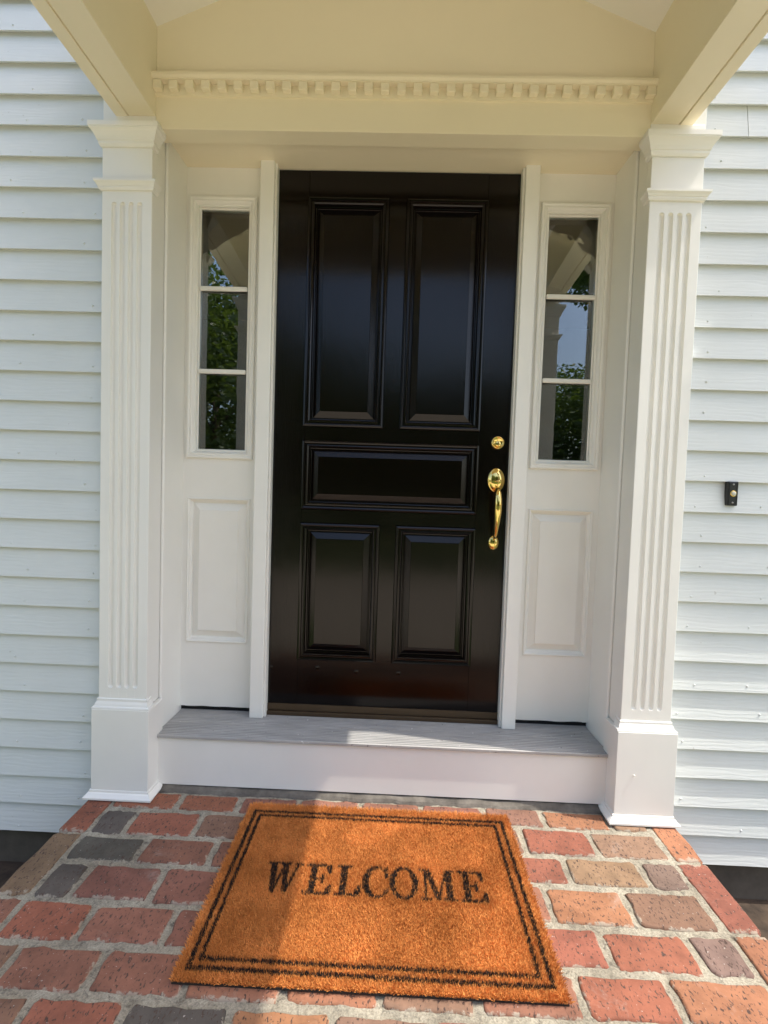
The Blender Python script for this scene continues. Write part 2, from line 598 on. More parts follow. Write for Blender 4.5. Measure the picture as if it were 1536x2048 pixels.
pil_txt = {-1: 'white fluted pilaster on the hinge side of the black door, wholly in shade',
           1: 'white fluted pilaster on the handle side, next to the doorbell'}
for s in (-1, 1):
    cx = s * 0.8915
    x0, x1 = cx - 0.0835, cx + 0.0835
    P = empty('pilaster', (cx, -0.2, ZF), pil_txt[s], 'pilaster', 'pilasters framing the entrance')
    flute_shaft(cx, 0.0835, -0.237, -0.209, 0.130, 1.832, 0.166, 1.797, 'shaft', P)
    bx0, bx1 = sorted((s * 0.8085, s * 0.989))
    box('backing_board', bx0, bx1, -0.2105, -0.150, 0.10, 2.45, m_trim, P, 0.002)
    V, F = stack(x0, x1, -0.237, -0.2095, NECK)
    mesh_obj('necking', V, F, m_trimx, P)
    box('neck_block', x0 + 0.0005, x1 - 0.0005, -0.2365, -0.2095, 1.863, 1.970, m_trimx, P, 0.0015)
    V, F = stack(x0, x1, -0.237, -0.2095, CROWN)
    mesh_obj('capital', V, F, m_trimx, P)
    ax = sorted((s * 0.7985, s * 0.969))
    box('abutment', ax[0], ax[1], -0.239, -0.2095, 2.037, 2.0695, m_trimx, P, 0.001)
    V, F = stack(x0, x1, -0.237, -0.2095, PLINTH_CAP)
    mesh_obj('plinth_cap', V, F, m_trimx, P)
    box('plinth', x0 - 0.0145, x1 + 0.0165, -0.2545, -0.1515, ZF + 0.03, 0.0975, m_trim, P, 0.0015)
    V, F = stack(x0, x1, -0.237, -0.1525, BASE)
    mesh_obj('base_moulding', V, F, m_trimx, P)
    if s > 0:
        V, F = lathe([(0.0001, -0.006), (0.0026, -0.0055), (0.003, -0.004), (0.0014, -0.0035), (0.0014, 0.002)], 10, c=(0.853, -0.2545, -0.048))
        mesh_obj('nail', V, F, m_trim, P, smooth=True)

# ------------------------------------------------------------------ door surround: jambs, casings, posts, soffit
SUR = empty('door_surround', (0, -0.05, ZT), 'cream white recessed door surround with jambs, posts and soffit', 'door frame')
for s in (-1, 1):
    a, b_ = sorted((s * 0.4565, s * 0.5085))
    box('post', a, b_, -0.0452, 0.03, ZT + 0.001, ZS + 0.002, m_trim, SUR, 0.003, 3)
    a, b_ = sorted((s * 0.4495, s * 0.4565))
    box('door_stop', a, b_, -0.030, 0.03, ZT + 0.001, ZS + 0.002, m_trim, SUR, 0.001)
    # jamb wall of the recess
    xa, xb = s * 0.8015, s * 0.797
    v = [(xa, -0.128, ZT - 0.01), (xb, 0.03, ZT - 0.01), (s * 0.86, 0.03, ZT - 0.01), (s * 0.86, -0.128, ZT - 0.01)]
    V = v + [(x, y, ZS + 0.03) for x, y, z in v]
    mesh_obj('side_jamb', V, [(0, 1, 2, 3), (4, 5, 6, 7), (0, 1, 5, 4), (1, 2, 6, 5), (2, 3, 7, 6), (3, 0, 4, 7)], m_trim, SUR)
    # casing with a rounded bead on its inner edge
    loop = []
    for z in (ZT - 0.0, ZS + 0.012):
        l = [(s * 0.86, -0.1285, z), (s * 0.86, -0.150, z), (s * 0.826, -0.150, z), (s * 0.824, -0.141, z), (s * 0.8165, -0.139, z)]
        for j in range(7):
            an = math.pi * j / 6
            l.append((s * (0.8085 + 0.0075 * math.cos(an)), -0.139 - 0.0075 * math.sin(an), z))
        l.append((s * 0.801, -0.1285, z))
        loop.append(l)
    V, F = rings(loop)
    mesh_obj('casing', V, F, m_trim, SUR)
    a, b_ = sorted((s * 0.8125, s * 0.86))
    box('filler_board', a, b_, -0.1515, -0.1285, ZF + 0.02, ZT - 0.001, m_trim, SUR, 0.001)
box('soffit', -0.86, 0.86, -0.172, 0.06, ZS, ZS + 0.02, m_trim_bounce, SUR, 0)
# head casing bead
loop = []
for x in (-0.8085, 0.8085):
    l = [(x, -0.1505, ZS - 0.001), (x, -0.1505, ZS - 0.006)]
    for j in range(9):
        an = math.pi * j / 8
        l.append((x, -0.158 + 0.0075 * math.cos(an), ZS - 0.010 - 0.0075 * math.sin(an)))
    l += [(x, -0.1655, ZS - 0.004), (x, -0.1705, ZS - 0.003), (x, -0.1705, ZS - 0.001)]
    loop.append(l)
V, F = rings(loop)
mesh_obj('head_bead', V, F, m_trim_bounce, SUR)

# ------------------------------------------------------------------ entablature: frieze, gable wall, dentils
ENT = empty('entablature', (0, -0.2, 2.03), 'cream frieze board with dentil moulding across the porch above the door', 'frieze')
box('frieze', -0.800, 0.800, -0.2352, -0.171, 2.032, 2.148, m_trim_bounce, ENT, 0.0012)
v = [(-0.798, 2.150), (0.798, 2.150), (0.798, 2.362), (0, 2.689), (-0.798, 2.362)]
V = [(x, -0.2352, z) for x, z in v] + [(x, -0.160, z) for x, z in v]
mesh_obj('gable_wall', V, [(0, 1, 2, 3, 4), (9, 8, 7, 6, 5)] + [(i, (i + 1) % 5, 5 + (i + 1) % 5, 5 + i) for i in range(5)], m_trim_bounce, ENT)
# dentil course
prof = [(-0.2352, 2.150), (-0.2352, 2.132), (-0.2440, 2.132), (-0.2440, 2.166), (-0.2660, 2.166), (-0.2660, 2.171), (-0.2715, 2.176), (-0.2715, 2.184), (-0.2352, 2.1875)]
loops = [[(x, y, z) for y, z in prof] for x in (-0.7985, 0.7985)]
V, F = rings(loops)
DM = mesh_obj('dentil_moulding', V, F, m_trim_bounce, ENT)
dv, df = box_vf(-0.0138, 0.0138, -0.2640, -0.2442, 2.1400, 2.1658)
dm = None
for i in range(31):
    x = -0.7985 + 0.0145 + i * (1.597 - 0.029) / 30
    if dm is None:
        d = mesh_obj('dentil', dv, df, m_trim_bounce, DM, bevel=0.0012, segs=1)
        dm = d
    else:
        d = dm.copy()
        COL.objects.link(d)
        d.parent = DM
    d.location = (x, 0, 0)

# ------------------------------------------------------------------ porch roof
PR = empty('porch_roof', (0, -0.7, 2.07), 'open gabled porch roof with two side beams and sloping ceiling', 'porch roof')
for s in (-1, 1):
    prof = [(0.7985, 2.070), (0.886, 2.070), (0.886, 2.0745), (0.8895, 2.0745), (0.8895, 2.068), (0.930, 2.068), (0.930, 2.40), (0.7985, 2.40)]
    loops = [[(s * x, y, z) for x, z in prof] for y in (-1.29, -0.2115)]
    V, F = rings(loops)
    mesh_obj('side_beam', V, F, m_trim_bounce, PR, bevel=0.0015, segs=1)
    # ceiling slope
    v = [(s * 0.86, 2.3275), (0, 2.680), (0, 2.71), (s * 0.86, 2.3575)]
    loops = [[(x, y, z) for x, z in v] for y in (-1.255, -0.170)]
    V, F = rings(loops)
    mesh_obj('ceiling', V, F, m_trim, PR)
    v = [(s * 1.02, 2.372), (0, 2.79), (0, 2.815), (s * 1.02, 2.397)]
    loops = [[(x, y, z) for x, z in v] for y in (-1.36, -0.165)]
    V, F = rings(loops)
    mesh_obj('roof_slope', V, F, m_roof, PR)
box('front_beam', -0.7980, 0.7980, -1.256, -1.18, 2.235, 2.36, m_trim_bounce, PR, 0.002)
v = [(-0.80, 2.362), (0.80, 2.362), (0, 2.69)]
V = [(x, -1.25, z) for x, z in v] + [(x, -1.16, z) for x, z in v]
mesh_obj('pediment', V, [(0, 1, 2), (5, 4, 3), (0, 1, 4, 3), (1, 2, 5, 4), (2, 0, 3, 5)], m_trim_bounce, PR)

col_txt = {-1: 'white square porch column at the shaded front corner', 1: 'white square porch column at the sunny front corner'}
for s in (-1, 1):
    cx = s * 0.864
    C = empty('porch_column', (cx, -1.20, ZF), col_txt[s], 'column', 'front porch columns')
    x0, x1, y0, y1 = cx - 0.058, cx + 0.058, -1.250, -1.134
    box('shaft', x0, x1, y0, y1, 0.13, 1.8315, m_trim, C, 0.002)
    V, F = stack(x0, x1, y0, y1, NECK, True); mesh_obj('necking', V, F, m_trim, C)
    box('neck_block', x0 + .0005, x1 - .0005, y0 + .0005, y1 - .0005, 1.863, 1.970, m_trim, C, 0.0015)
    V, F = stack(x0, x1, y0, y1, CROWN, True); mesh_obj('capital', V, F, m_trim, C)
    box('abutment', x0 + .004, x1 - .004, y0 + .004, y1 - .004, 2.037, 2.0675, m_trim, C, 0.001)
    V, F = stack(x0, x1, y0, y1, [(0.015, ZF + 0.033), (0.015, 0.09)] + PLINTH_CAP, True); mesh_obj('plinth', V, F, m_trim, C)
    V, F = stack(x0, x1, y0, y1, BASE, True); mesh_obj('base_moulding', V, F, m_trim, C)

# ------------------------------------------------------------------ sidelights
RAISED = [(0.0, 0.0005), (0.0008, -0.004), (0.004, -0.0058), (0.0075, -0.003), (0.0085, 0.005), (0.012, 0.0065), (0.0165, 0.0095), (0.018, 0.015), (0.021, 0.015), (0.045, 0.0035), (0.0455, 0.0), (0.047, -0.0005)]
WIN = [(0.0, 0.001), (0.0005, -0.009), (0.003, -0.0115), (0.009, -0.0115), (0.013, -0.0085), (0.015, -0.010), (0.019, -0.010), (0.024, -0.004), (0.027, 0.004), (0.029, 0.0045), (0.033, 0.0045), (0.0335, 0.015), (0.037, 0.016), (0.0375, 0.032)]
sl_txt = {-1: 'narrow three-pane sidelight on the hinge side, reflecting dense green leaves',
          1: 'narrow three-pane sidelight on the handle side, reflecting sky and a porch beam'}
for s in (-1, 1):
    S_ = empty('sidelight', (s * 0.655, 0, ZT), sl_txt[s], 'sidelight', 'sidelights beside the door')
    def sx(a, b): return tuple(sorted((s * a, s * b)))
    a = sx(0.5085, 0.535); box('stile', *a, 0.0, 0.034, 0.004, ZS, m_trim, S_, 0)
    a = sx(0.777, 0.800); box('stile', *a, 0.0, 0.034, 0.004, ZS, m_trim, S_, 0)
    a = sx(0.535, 0.777)
    box('rail', *a, 0.0, 0.034, 1.950, ZS, m_trimx, S_, 0)
    box('rail', *a, 0.0, 0.034, 0.822, 0.985, m_trimx, S_, 0)
    # bottom rail with a slightly worn lower edge
    n = 14
    L = []
    for i in range(n + 1):
        x = a[0] + (a[1] - a[0]) * i / n
        zz = 0.004 + 0.004 * noise.noise(Vector((x * 14, s * 3.0, 1.1)))
        L.append([(x, 0.0, zz), (x, 0.0, 0.264), (x, 0.034, 0.264), (x, 0.034, zz)])
    V, F = rings(L)
    mesh_obj('rail', V, F, m_trimx, S_)
    a = sx(0.534, 0.778)
    V, F = frame(a[0], a[1], 0.260, 0.825, RAISED, True)
    mesh_obj('lower_panel', V, F, m_trim, S_)
    a = sx(0.528, 0.785)
    V, F = frame(a[0], a[1], 0.977, 1.9575, WIN)
    fr = mesh_obj('window_moulding', V, F, m_trim, S_)
    a = sx(0.5655, 0.7475)
    for z in (1.6235, 1.3115):
        v, f = merge([box_vf(a[0] + .0005, a[1] - .0005, 0.0055, 0.0185, z - 0.0085, z + 0.0085)])
        mesh_obj('muntin', v, f, m_trimx, S_, bevel=0.004, segs=2)
    zs_ = [1.0145, 1.303, 1.32, 1.615, 1.632, 1.920]
    for k in range(3):
        v, f = box_vf(a[0] + .0003, a[1] - .0003, 0.0225, 0.0255, zs_[2 * k] - .006, zs_[2 * k + 1] + .006)
        v = [(x, y - (abs(x) - 0.6565) * 0.0290, z) for x, y, z in v]
        mesh_obj('pane', v, f, m_glass, S_)
    a = sx(0.5085, 0.800)
    box('gap_shade', *a, 0.012, 0.03, ZT - 0.001, 0.0035, m_gap_shade, S_, 0)  # black strip painted in as the shade of the gap below the panel
    # dim hall behind the glass
    a = sx(0.47, 1.6)
    v, f = box_vf(a[0], a[1], 0.036, 1.6, 0.3, 2.05)
    f = [q for q in f if q != (0, 1, 5, 4)]
    mesh_obj('dark_hall', v, f, m_dark, S_)

# ------------------------------------------------------------------ front door
D = empty('front_door', (0, 0.02, 0), 'glossy black panelled front door with brass hardware', 'door')
DT = 0.05
box('stile', -0.4555, -0.334, 0.0, DT, 0.002, 2.061, m_door, D, 0.001, 1)
box('stile', 0.332, 0.4555, 0.0, DT, 0.002, 2.061, m_door, D, 0.001, 1)
box('rail', -0.334, 0.332, 0.0, DT, 1.957, 2.061, m_door, D, 0.0004, 1)
box('rail', -0.334, 0.332, 0.0, DT, 1.055, 1.114, m_door, D, 0.0004, 1)
box('rail', -0.334, 0.332, 0.0, DT, 0.739, 0.798, m_door, D, 0.0004, 1)
box('rail', -0.334, 0.332, 0.0, DT, 0.030, 0.213, m_door, D, 0.0004, 1)
box('mullion', -0.035, 0.034, 0.0, DT, 1.114, 1.957, m_door, D, 0.0004, 1)
box('mullion', -0.035, 0.034, 0.0, DT, 0.213, 0.739, m_door, D, 0.0004, 1)
BOL = [(0.0, 0.0005), (0.0005, -0.008), (0.003, -0.0125), (0.008, -0.0145), (0.013, -0.013), (0.0155, -0.009), (0.018, -0.009), (0.0185, -0.011), (0.022, -0.0115), (0.026, -0.008), (0.0285, -0.001), (0.0295, 0.004), (0.032, 0.0045), (0.0335, 0.011), (0.035, 0.0125)]
PAN = [(0.034, 0.0125), (0.036, 0.0125), (0.062, 0.0035), (0.063, 0.0012), (0.064, 0.0012)]
for (x0, x1, z0, z1) in ((-0.338, -0.0315, 1.109, 1.961), (0.0295, 0.336, 1.109, 1.961), (-0.338, 0.336, 0.793, 1.060), (-0.338, -0.0300, 0.208, 0.744), (0.0290, 0.336, 0.208, 0.744)):
    V, F = frame(x0, x1, z0, z1, PAN, True)
    p = mesh_obj('panel', V, F, m_door, D)
    V, F = frame(x0, x1, z0, z1, BOL)
    mesh_obj('panel_moulding', V, F, m_door, p)
for x, z in ((-0.258, 0.176), (-0.105, 0.166), (0.06, 0.167), (-0.44, 0.17)):
    V, F = lathe([(0.009, 0.0005), (0.009, -0.0006), (0.007, -0.0012), (0.0001, -0.0012)], 16, c=(x, 0, z))
    mesh_obj('wood_plug', V, F, m_door, D, smooth=True)
box('door_sweep', -0.4555, 0.4555, -0.004, 0.03, 0.004, 0.029, m_bronze, D, 0.001)

# hardware
V, F = lathe([(0.0265, 0.0), (0.0265, -0.004), (0.0245, -0.013), (0.0215, -0.0165), (0.0205, -0.0165), (0.0195, -0.0145), (0.0001, -0.0145)], 28, c=(0.4035, 0, 1.070))
db = mesh_obj('deadbolt', V, F, m_brass, D, smooth=True, bevel=0)
V, F = lathe([(0.0105, -0.0140), (0.0105, -0.0165), (0.0095, -0.0172), (0.0001, -0.0172)], 20, c=(0.4035, 0, 1.0655))
mesh_obj('lock_cylinder', V, F, m_brass, db, smooth=True)
box('keyway', 0.4022, 0.4048, -0.0178, -0.017, 1.058, 1.071, m_keyway, db, 0)
HX = 0.405
V, F = lathe([(1.0, 0.0), (1.0, -0.003), (0.93, -0.006), (0.88, -0.006), (0.80, -0.011), (0.5, -0.0155), (0.2, -0.017), (0.002, -0.017)], 36, c=(HX, 0, 0.9285), sx=0.0325, sz=0.0465)
hs = mesh_obj('handle_set', V, F, m_brass, D, smooth=True)
pts = [(HX, -0.010, 0.902), (HX, -0.024, 0.899), (HX, -0.040, 0.893), (HX, -0.050, 0.880), (HX, -0.056, 0.860), (HX, -0.0585, 0.835), (HX, -0.057, 0.805), (HX, -0.052, 0.775), (HX, -0.043, 0.748), (HX, -0.034, 0.727), (HX, -0.025, 0.713), (HX, -0.012, 0.706)]
rad = [0.006, 0.0065, 0.009, 0.0118, 0.0135, 0.0140, 0.0128, 0.0105, 0.0085, 0.0068, 0.0065, 0.006]
V, F = tube(pts, rad, 16)
mesh_obj('grip', V, F, m_brass, hs, smooth=True)
V, F = lathe([(1.0, 0.0), (1.0, -0.003), (0.9, -0.006), (0.7, -0.010), (0.3, -0.0125), (0.004, -0.0125)], 30, c=(HX, 0, 0.690), sx=0.021, sz=0.0285)
mesh_obj('lower_rose', V, F, m_brass, hs, smooth=True)
V, F = tube([(HX, -0.012, 0.9245), (HX, -0.028, 0.9285), (HX, -0.040, 0.9270), (HX, -0.050, 0.9215)], [0.0045, 0.0055, 0.0075, 0.004], 12)
V = [(HX + (x - HX) * 1.5, y, 0.9255 + (z - 0.9255) * 0.7) for x, y, z in V]
mesh_obj('thumb_latch', V, F, m_brass, hs, smooth=True)

# ------------------------------------------------------------------ door step: ribbed metal tread and white riser
ST = empty('door_step', (0, -0.1, ZF), 'single step below the door with ribbed grey metal tread and white riser', 'step')
prof = [(0.045, ZT - 0.012), (0.045, ZT)]
y = 0.045
def groove(y, w, d, zt):
    return [(y, zt), (y - w * 0.15, zt - d), (y - w * 0.85, zt - d), (y - w, zt)]
prof = [(0.06, ZT - 0.014), (0.06, ZT)]
y = 0.02
while y > -0.089:
    prof += groove(y, 0.0052, 0.0034, ZT)
    y -= 0.0112
prof += [(-0.096, ZT), (-0.0965, ZT - 0.004), (-0.0985, ZT - 0.004), (-0.099, ZT - 0.0002)]
y = -0.103
while y > -0.182:
    prof += groove(y, 0.0052, 0.0034, ZT - 0.0002)
    y -= 0.0112
prof += [(-0.1915, ZT - 0.0004), (-0.1934, ZT - 0.002), (-0.1934, ZT - 0.010), (-0.190, ZT - 0.0125), (-0.170, ZT - 0.014)]
loops = [[(x, yy, zz) for yy, zz in prof] for x in (-0.795, 0.795)]
# the tread front runs a little wider than the recess, up to the pilaster returns
for l in loops:
    for i, (x, yy, zz) in enumerate(l):
        if yy < -0.152:
            l[i] = (math.copysign(0.806, x), yy, zz)
V, F = rings(loops)
mesh_obj('tread', V, F, m_tread, ST)
box('riser', -0.8125, 0.8125, -0.1840, -0.150, ZF + 0.017, ZT - 0.0145, m_trimx, ST, 0.0015)
box('door_sill', -0.455, 0.455, -0.012, 0.055, ZT + 0.0005, 0.0015, m_bronze, ST, 0.002)
# crumbly mortar bedding under the riser
n = 60
L = []
for i in range(n + 1):
    x = -0.80 + 1.6 * i / n
    w = 0.010 * noise.noise(Vector((x * 9, 0.2, 0.4))) + 0.004 * noise.noise(Vector((x * 40, 1.2, 0.4)))
    h = 0.006 * noise.noise(Vector((x * 13, 5.2, 0.4)))
    L.append([(x, -0.150, ZF - 0.004), (x, -0.202 + w, ZF - 0.004), (x, -0.195 + w, ZF + 0.005 + h), (x, -0.180, ZF + 0.013 + h), (x, -0.150, ZF + 0.013)])
V, F = rings(L)
mesh_obj('mortar_bedding', V, F, m_bedding, ST)

# ------------------------------------------------------------------ brick stoop
SB = empty('brick_stoop', (0, -0.7, GZ), 'red brick porch floor with wide weathered mortar joints', 'stoop')
nx, ny = 330, 190
xs = np.linspace(-0.985, 0.985, nx)
ys = np.linspace(-1.335, -0.155, ny)
V = []
for yy in ys:
    for xx in xs:
        h = 0.0036 * noise.noise(Vector((xx * 16, yy * 16, 0.0))) + 0.0022 * noise.noise(Vector((xx * 70, yy * 70, 3.0)))
        V.append((float(xx), float(yy), ZF - 0.0052 + h))
F = [(j * nx + i, j * nx + i + 1, (j + 1) * nx + i + 1, (j + 1) * nx + i) for j in range(ny - 1) for i in range(nx - 1)]
mo = mesh_obj('mortar_bed', V, F, m_mortar, SB, smooth=True)
box('core', -0.975, 0.975, -1.325, -0.152, GZ - 0.05, ZF - 0.013, m_mortar, SB, 0)

RED = (0.275, 0.098, 0.056); ROSE = (0.27, 0.115, 0.075); ORG = (0.33, 0.145, 0.075); TAN = (0.25, 0.150, 0.092)
BRN = (0.215, 0.115, 0.075); GRY = (0.105, 0.090, 0.075); PUR = (0.18, 0.118, 0.092); OLV = (0.195, 0.128, 0.072); DRED = (0.245, 0.105, 0.068)

def brick(x0, x1, y0, y1, col, seed, z1=ZF, depth=0.055):
    r = random.Random(seed)
    cx, cy = (x0 + x1) / 2, (y0 + y1) / 2
    hx, hy = (x1 - x0) / 2, (y1 - y0) / 2
    pts = []
    nxs, nys = 6, 4
    c = 0.006
    for i in range(nxs): pts.append((-hx + c + (2 * hx - 2 * c) * i / (nxs - 1), -hy, 0))
    for i in range(nys): pts.append((hx, -hy + c + (2 * hy - 2 * c) * i / (nys - 1), 1))
    for i in range(nxs): pts.append((hx - c - (2 * hx - 2 * c) * i / (nxs - 1), hy, 2))
    for i in range(nys): pts.append((-hx, hy - c - (2 * hy - 2 * c) * i / (nys - 1), 3))
    out, top = [], []
    for (px, py, sd) in pts:
        jx, jy = r.uniform(-0.0036, 0.0036), r.uniform(-0.0036, 0.0036)
        px, py = px + jx, py + jy
        out.append((px, py))
        k = r.uniform(0.0035, 0.0065)
        L_ = math.hypot(px / hx, py / hy)
        top.append((px - k * (1 if px > 0 else -1) * (1 if abs(px) > hx - 0.012 else 0.0), py - k * (1 if py > 0 else -1) * (1 if abs(py) > hy - 0.012 else 0.0)))
    tilt = (r.uniform(-0.006, 0.006), r.uniform(-0.008, 0.008))
    lift = r.uniform(-0.0012, 0.0018)
    f = lambda x, y: x * tilt[0] + y * tilt[1] + lift
    l0 = [(x, y, -depth) for x, y in out]
    l1 = [(x, y, f(x, y) - 0.0045) for x, y in out]
    l2 = [(x * 0.5 + a * 0.5, y * 0.5 + b * 0.5, f(x, y) - 0.0014) for (x, y), (a, b) in zip(out, top)]
    l3 = [(a, b, f(a, b)) for a, b in top]
    V, F = rings([l0, l1, l2, l3], False, True)
    o = mesh_obj('brick', V, F, m_brick, SB, loc=None)
    for p in o.data.polygons:
        p.use_smooth = len(p.vertices) == 4
    o.location = Vector((cx, cy, z1)) - SB.location
    o.matrix_parent_inverse = Matrix()
    v = r.uniform(0.9, 1.1)
    o.color = (col[0] * v, col[1] * v * r.uniform(0.95, 1.05), col[2] * v * r.uniform(0.95, 1.05), 1)
    return o

g = 0.0098
rowy = [-0.200, -0.295, -0.415, -0.525, -0.653, -0.769, -0.880, -0.995, -1.110, -1.225, -1.335]
joints = [
    [-0.905, -0.683, -0.479, -0.273, -0.059, 0.146, 0.363, 0.561, 0.780, 0.905],
    [-0.907, -0.794, -0.575, -0.36, -0.15, 0.06, 0.265, 0.466, 0.684, 0.905],
    [-0.907, -0.698, -0.483, -0.27, -0.06, 0.15, 0.355, 0.564, 0.788, 0.905],
    [-0.905, -0.802, -0.589, -0.38, -0.165, 0.05, 0.26, 0.472, 0.686, 0.900],
    [-0.905, -0.709, -0.498, -0.285, -0.07, 0.145, 0.36, 0.572, 0.787, 0.905],
    [-0.905, -0.815, -0.613, -0.399, -0.183, 0.028, 0.238, 0.468, 0.676, 0.905],
    [-0.905, -0.703, -0.499, -0.281, -0.07, 0.14, 0.35, 0.57, 0.79, 0.905],
    [-0.905, -0.80, -0.60, -0.39, -0.18, 0.03, 0.24, 0.46, 0.68, 0.905],
    [-0.905, -0.70, -0.49, -0.28, -0.07, 0.14, 0.35, 0.57, 0.79, 0.905],
    [-0.905, -0.80, -0.60, -0.39, -0.18, 0.03, 0.24, 0.46, 0.68, 0.905]]
cols = {(0, 1): RED, (0, 2): DRED, (0, 6): BRN, (0, 7): ORG, (0, 0): RED,
        (1, 0): GRY, (1, 1): RED, (1, 2): BRN, (1, 7): RED, (1, 8): TAN,
        (2, 0): GRY, (2, 1): DRED, (2, 2): DRED, (2, 6): RED, (2, 7): TAN, (2, 8): PUR,
        (3, 0): GRY, (3, 1): DRED, (3, 2): DRED, (3, 7): ORG, (3, 8): BRN,
        (4, 0): RED, (4, 1): ROSE, (4, 2): DRED, (4, 6): RED, (4, 7): RED, (4, 8): PUR,
        (5, 0): BRN, (5, 1): ROSE, (5, 2): DRED, (5, 3): ROSE, (5, 4): ORG, (5, 5): TAN, (5, 6): ROSE, (5, 7): RED, (5, 8): ORG,
        (6, 0): BRN, (6, 1): RED, (6, 2): GRY, (6, 3): ORG, (6, 4): TAN}
pal = [RED, ROSE, DRED, BRN, ORG, TAN, RED]
sd = 100
for r_ in range(len(joints)):
    ya, yb = rowy[r_ + 1] + g, rowy[r_] - g
    js = joints[r_]
    for i in range(len(js) - 1):
        sd += 1
        brick(js[i] + g * 0.9, js[i + 1] - g * 0.9, ya + random.uniform(-.002, .002), yb + random.uniform(-.002, .002), cols.get((r_, i), random.choice(pal)), sd)
# border bricks laid lengthwise
by = [-0.200, -0.412, -0.648, -0.872, -1.090, -1.335]
bc = {-1: [RED, OLV, DRED, BRN, RED], 1: [ORG, RED, ORG, TAN, RED]}
for s in (-1, 1):
    for i in range(5):
        sd += 1
        a, b_ = sorted((s * 0.9125, s * 0.998))
        brick(a, b_, by[i + 1] + 0.005, by[i] - 0.005, bc[s][i], sd)
    # side courses below the floor
    for cidx in range(4):
        zt = ZF - 0.066 - cidx * 0.075
        off = 0.105 * (cidx % 2)
        yy = -0.20 - off
        if off: 
            sd += 1
            a, b_ = sorted((s * 0.90, s * 0.994)); brick(a, b_, yy + 0.005, -0.155, random.choice(pal), sd, zt)
        while yy > -1.30:
            sd += 1
            a, b_ = sorted((s * 0.90, s * 0.994))
            brick(a, b_, max(yy - 0.21, -1.33) + 0.005, yy - 0.005, random.choice(pal), sd, zt)
            yy -= 0.21

# ------------------------------------------------------------------ doormat
MX0, MX1, MY0, MY1 = -0.4344, 0.4399, -0.8549, -0.2544
ZM = ZF + 0.006
MAT = empty('doormat', (0, -0.555, ZF), 'orange coir doormat printed WELCOME with a double black border', 'doormat')
box('backing', MX0 + 0.006, MX1 - 0.006, MY0 + 0.006, MY1 - 0.006, ZF + 0.0015, ZM, m_rubber, MAT, 0)
box('coir_base', MX0 + 0.008, MX1 - 0.008, MY0 + 0.008, MY1 - 0.008, ZM + 0.0002, ZM + 0.004, m_coirbase, MAT, 0)

def rect(x0, x1, y0, y1): return [(x0, y0), (x1, y0), (x1, y1), (x0, y1)]
def in_poly(px, py, poly):
    c = np.zeros(px.shape, bool)
    n = len(poly)
    for i in range(n):
        x0, y0 = poly[i]; x1, y1 = poly[(i + 1) % n]
        if y0 == y1: continue
        k = ((y0 > py) != (y1 > py)) & (px < (x1 - x0) * (py - y0) / (y1 - y0) + x0)
        c ^= k
    return c
EE = [rect(.13, .33, 0, 1), rect(0, .75, 0, .085), rect(0, .72, .915, 1), [(.74, 1), (.74, .68), (.67, .68), (.56, .92)],
      [(.78, 0), (.80, .34), (.72, .34), (.58, .08)], rect(.33, .52, .465, .545), rect(.47, .55, .34, .67)]
LL = [rect(.13, .33, 0, 1), rect(0, .47, .92, 1), rect(0, .70, 0, .085), [(.72, 0), (.75, .36), (.67, .36), (.52, .08)]]
WW = [rect(0, .36, .925, 1), rect(.38, .72, .925, 1), rect(.82, 1.08, .925, 1),
      [(.08, 1), (.28, 1), (.40, 0), (.26, 0)], [(.29, 0), (.38, 0), (.57, .95), (.49, .95)],
      [(.44, 1), (.63, 1), (.76, 0), (.62, 0)], [(.66, 0), (.74, 0), (.99, 1), (.91, 1)]]
MM = [rect(0, .30, .925, 1), rect(0, .32, 0, .075), rect(.64, 1.02, 0, .075), rect(.74, 1.02, .925, 1), rect(.12, .20, 0, 1),
      [(.10, 1), (.31, 1), (.58, .02), (.44, .02)], [(.47, .02), (.55, .02), (.84, 1), (.76, 1)], rect(.74, .93, 0, 1)]
def f_polys(ps): return lambda u, v: np.any([in_poly(u, v, p) for p in ps], axis=0)
def f_O(u, v): return (((u - .42) / .43) ** 2 + ((v - .5) / .53) ** 2 < 1) & (((u - .42) / .245) ** 2 + ((v - .5) / .44) ** 2 > 1)
def f_C(u, v):
    a = (((u - .42) / .43) ** 2 + ((v - .5) / .53) ** 2 < 1) & (((u - .47) / .265) ** 2 + ((v - .5) / .44) ** 2 > 1)
    a &= ~((u > .55) & (v > .30) & (v < .70))
    return a | in_poly(u, v, rect(.67, .76, .63, 1.0))
LETTERS = [(-0.302, 0.100 / 1.08, f_polys(WW)), (-0.190, 0.077 / .80, f_polys(EE)), (-0.105, 0.072 / .75, f_polys(LL)),
           (-0.031, 0.074 / .80, f_C), (0.0445, 0.078 / .84, f_O), (0.128, 0.098 / 1.02, f_polys(MM)), (0.234, 0.077 / .80, f_polys(EE))]
LY0, LH = -0.6135, 0.1035

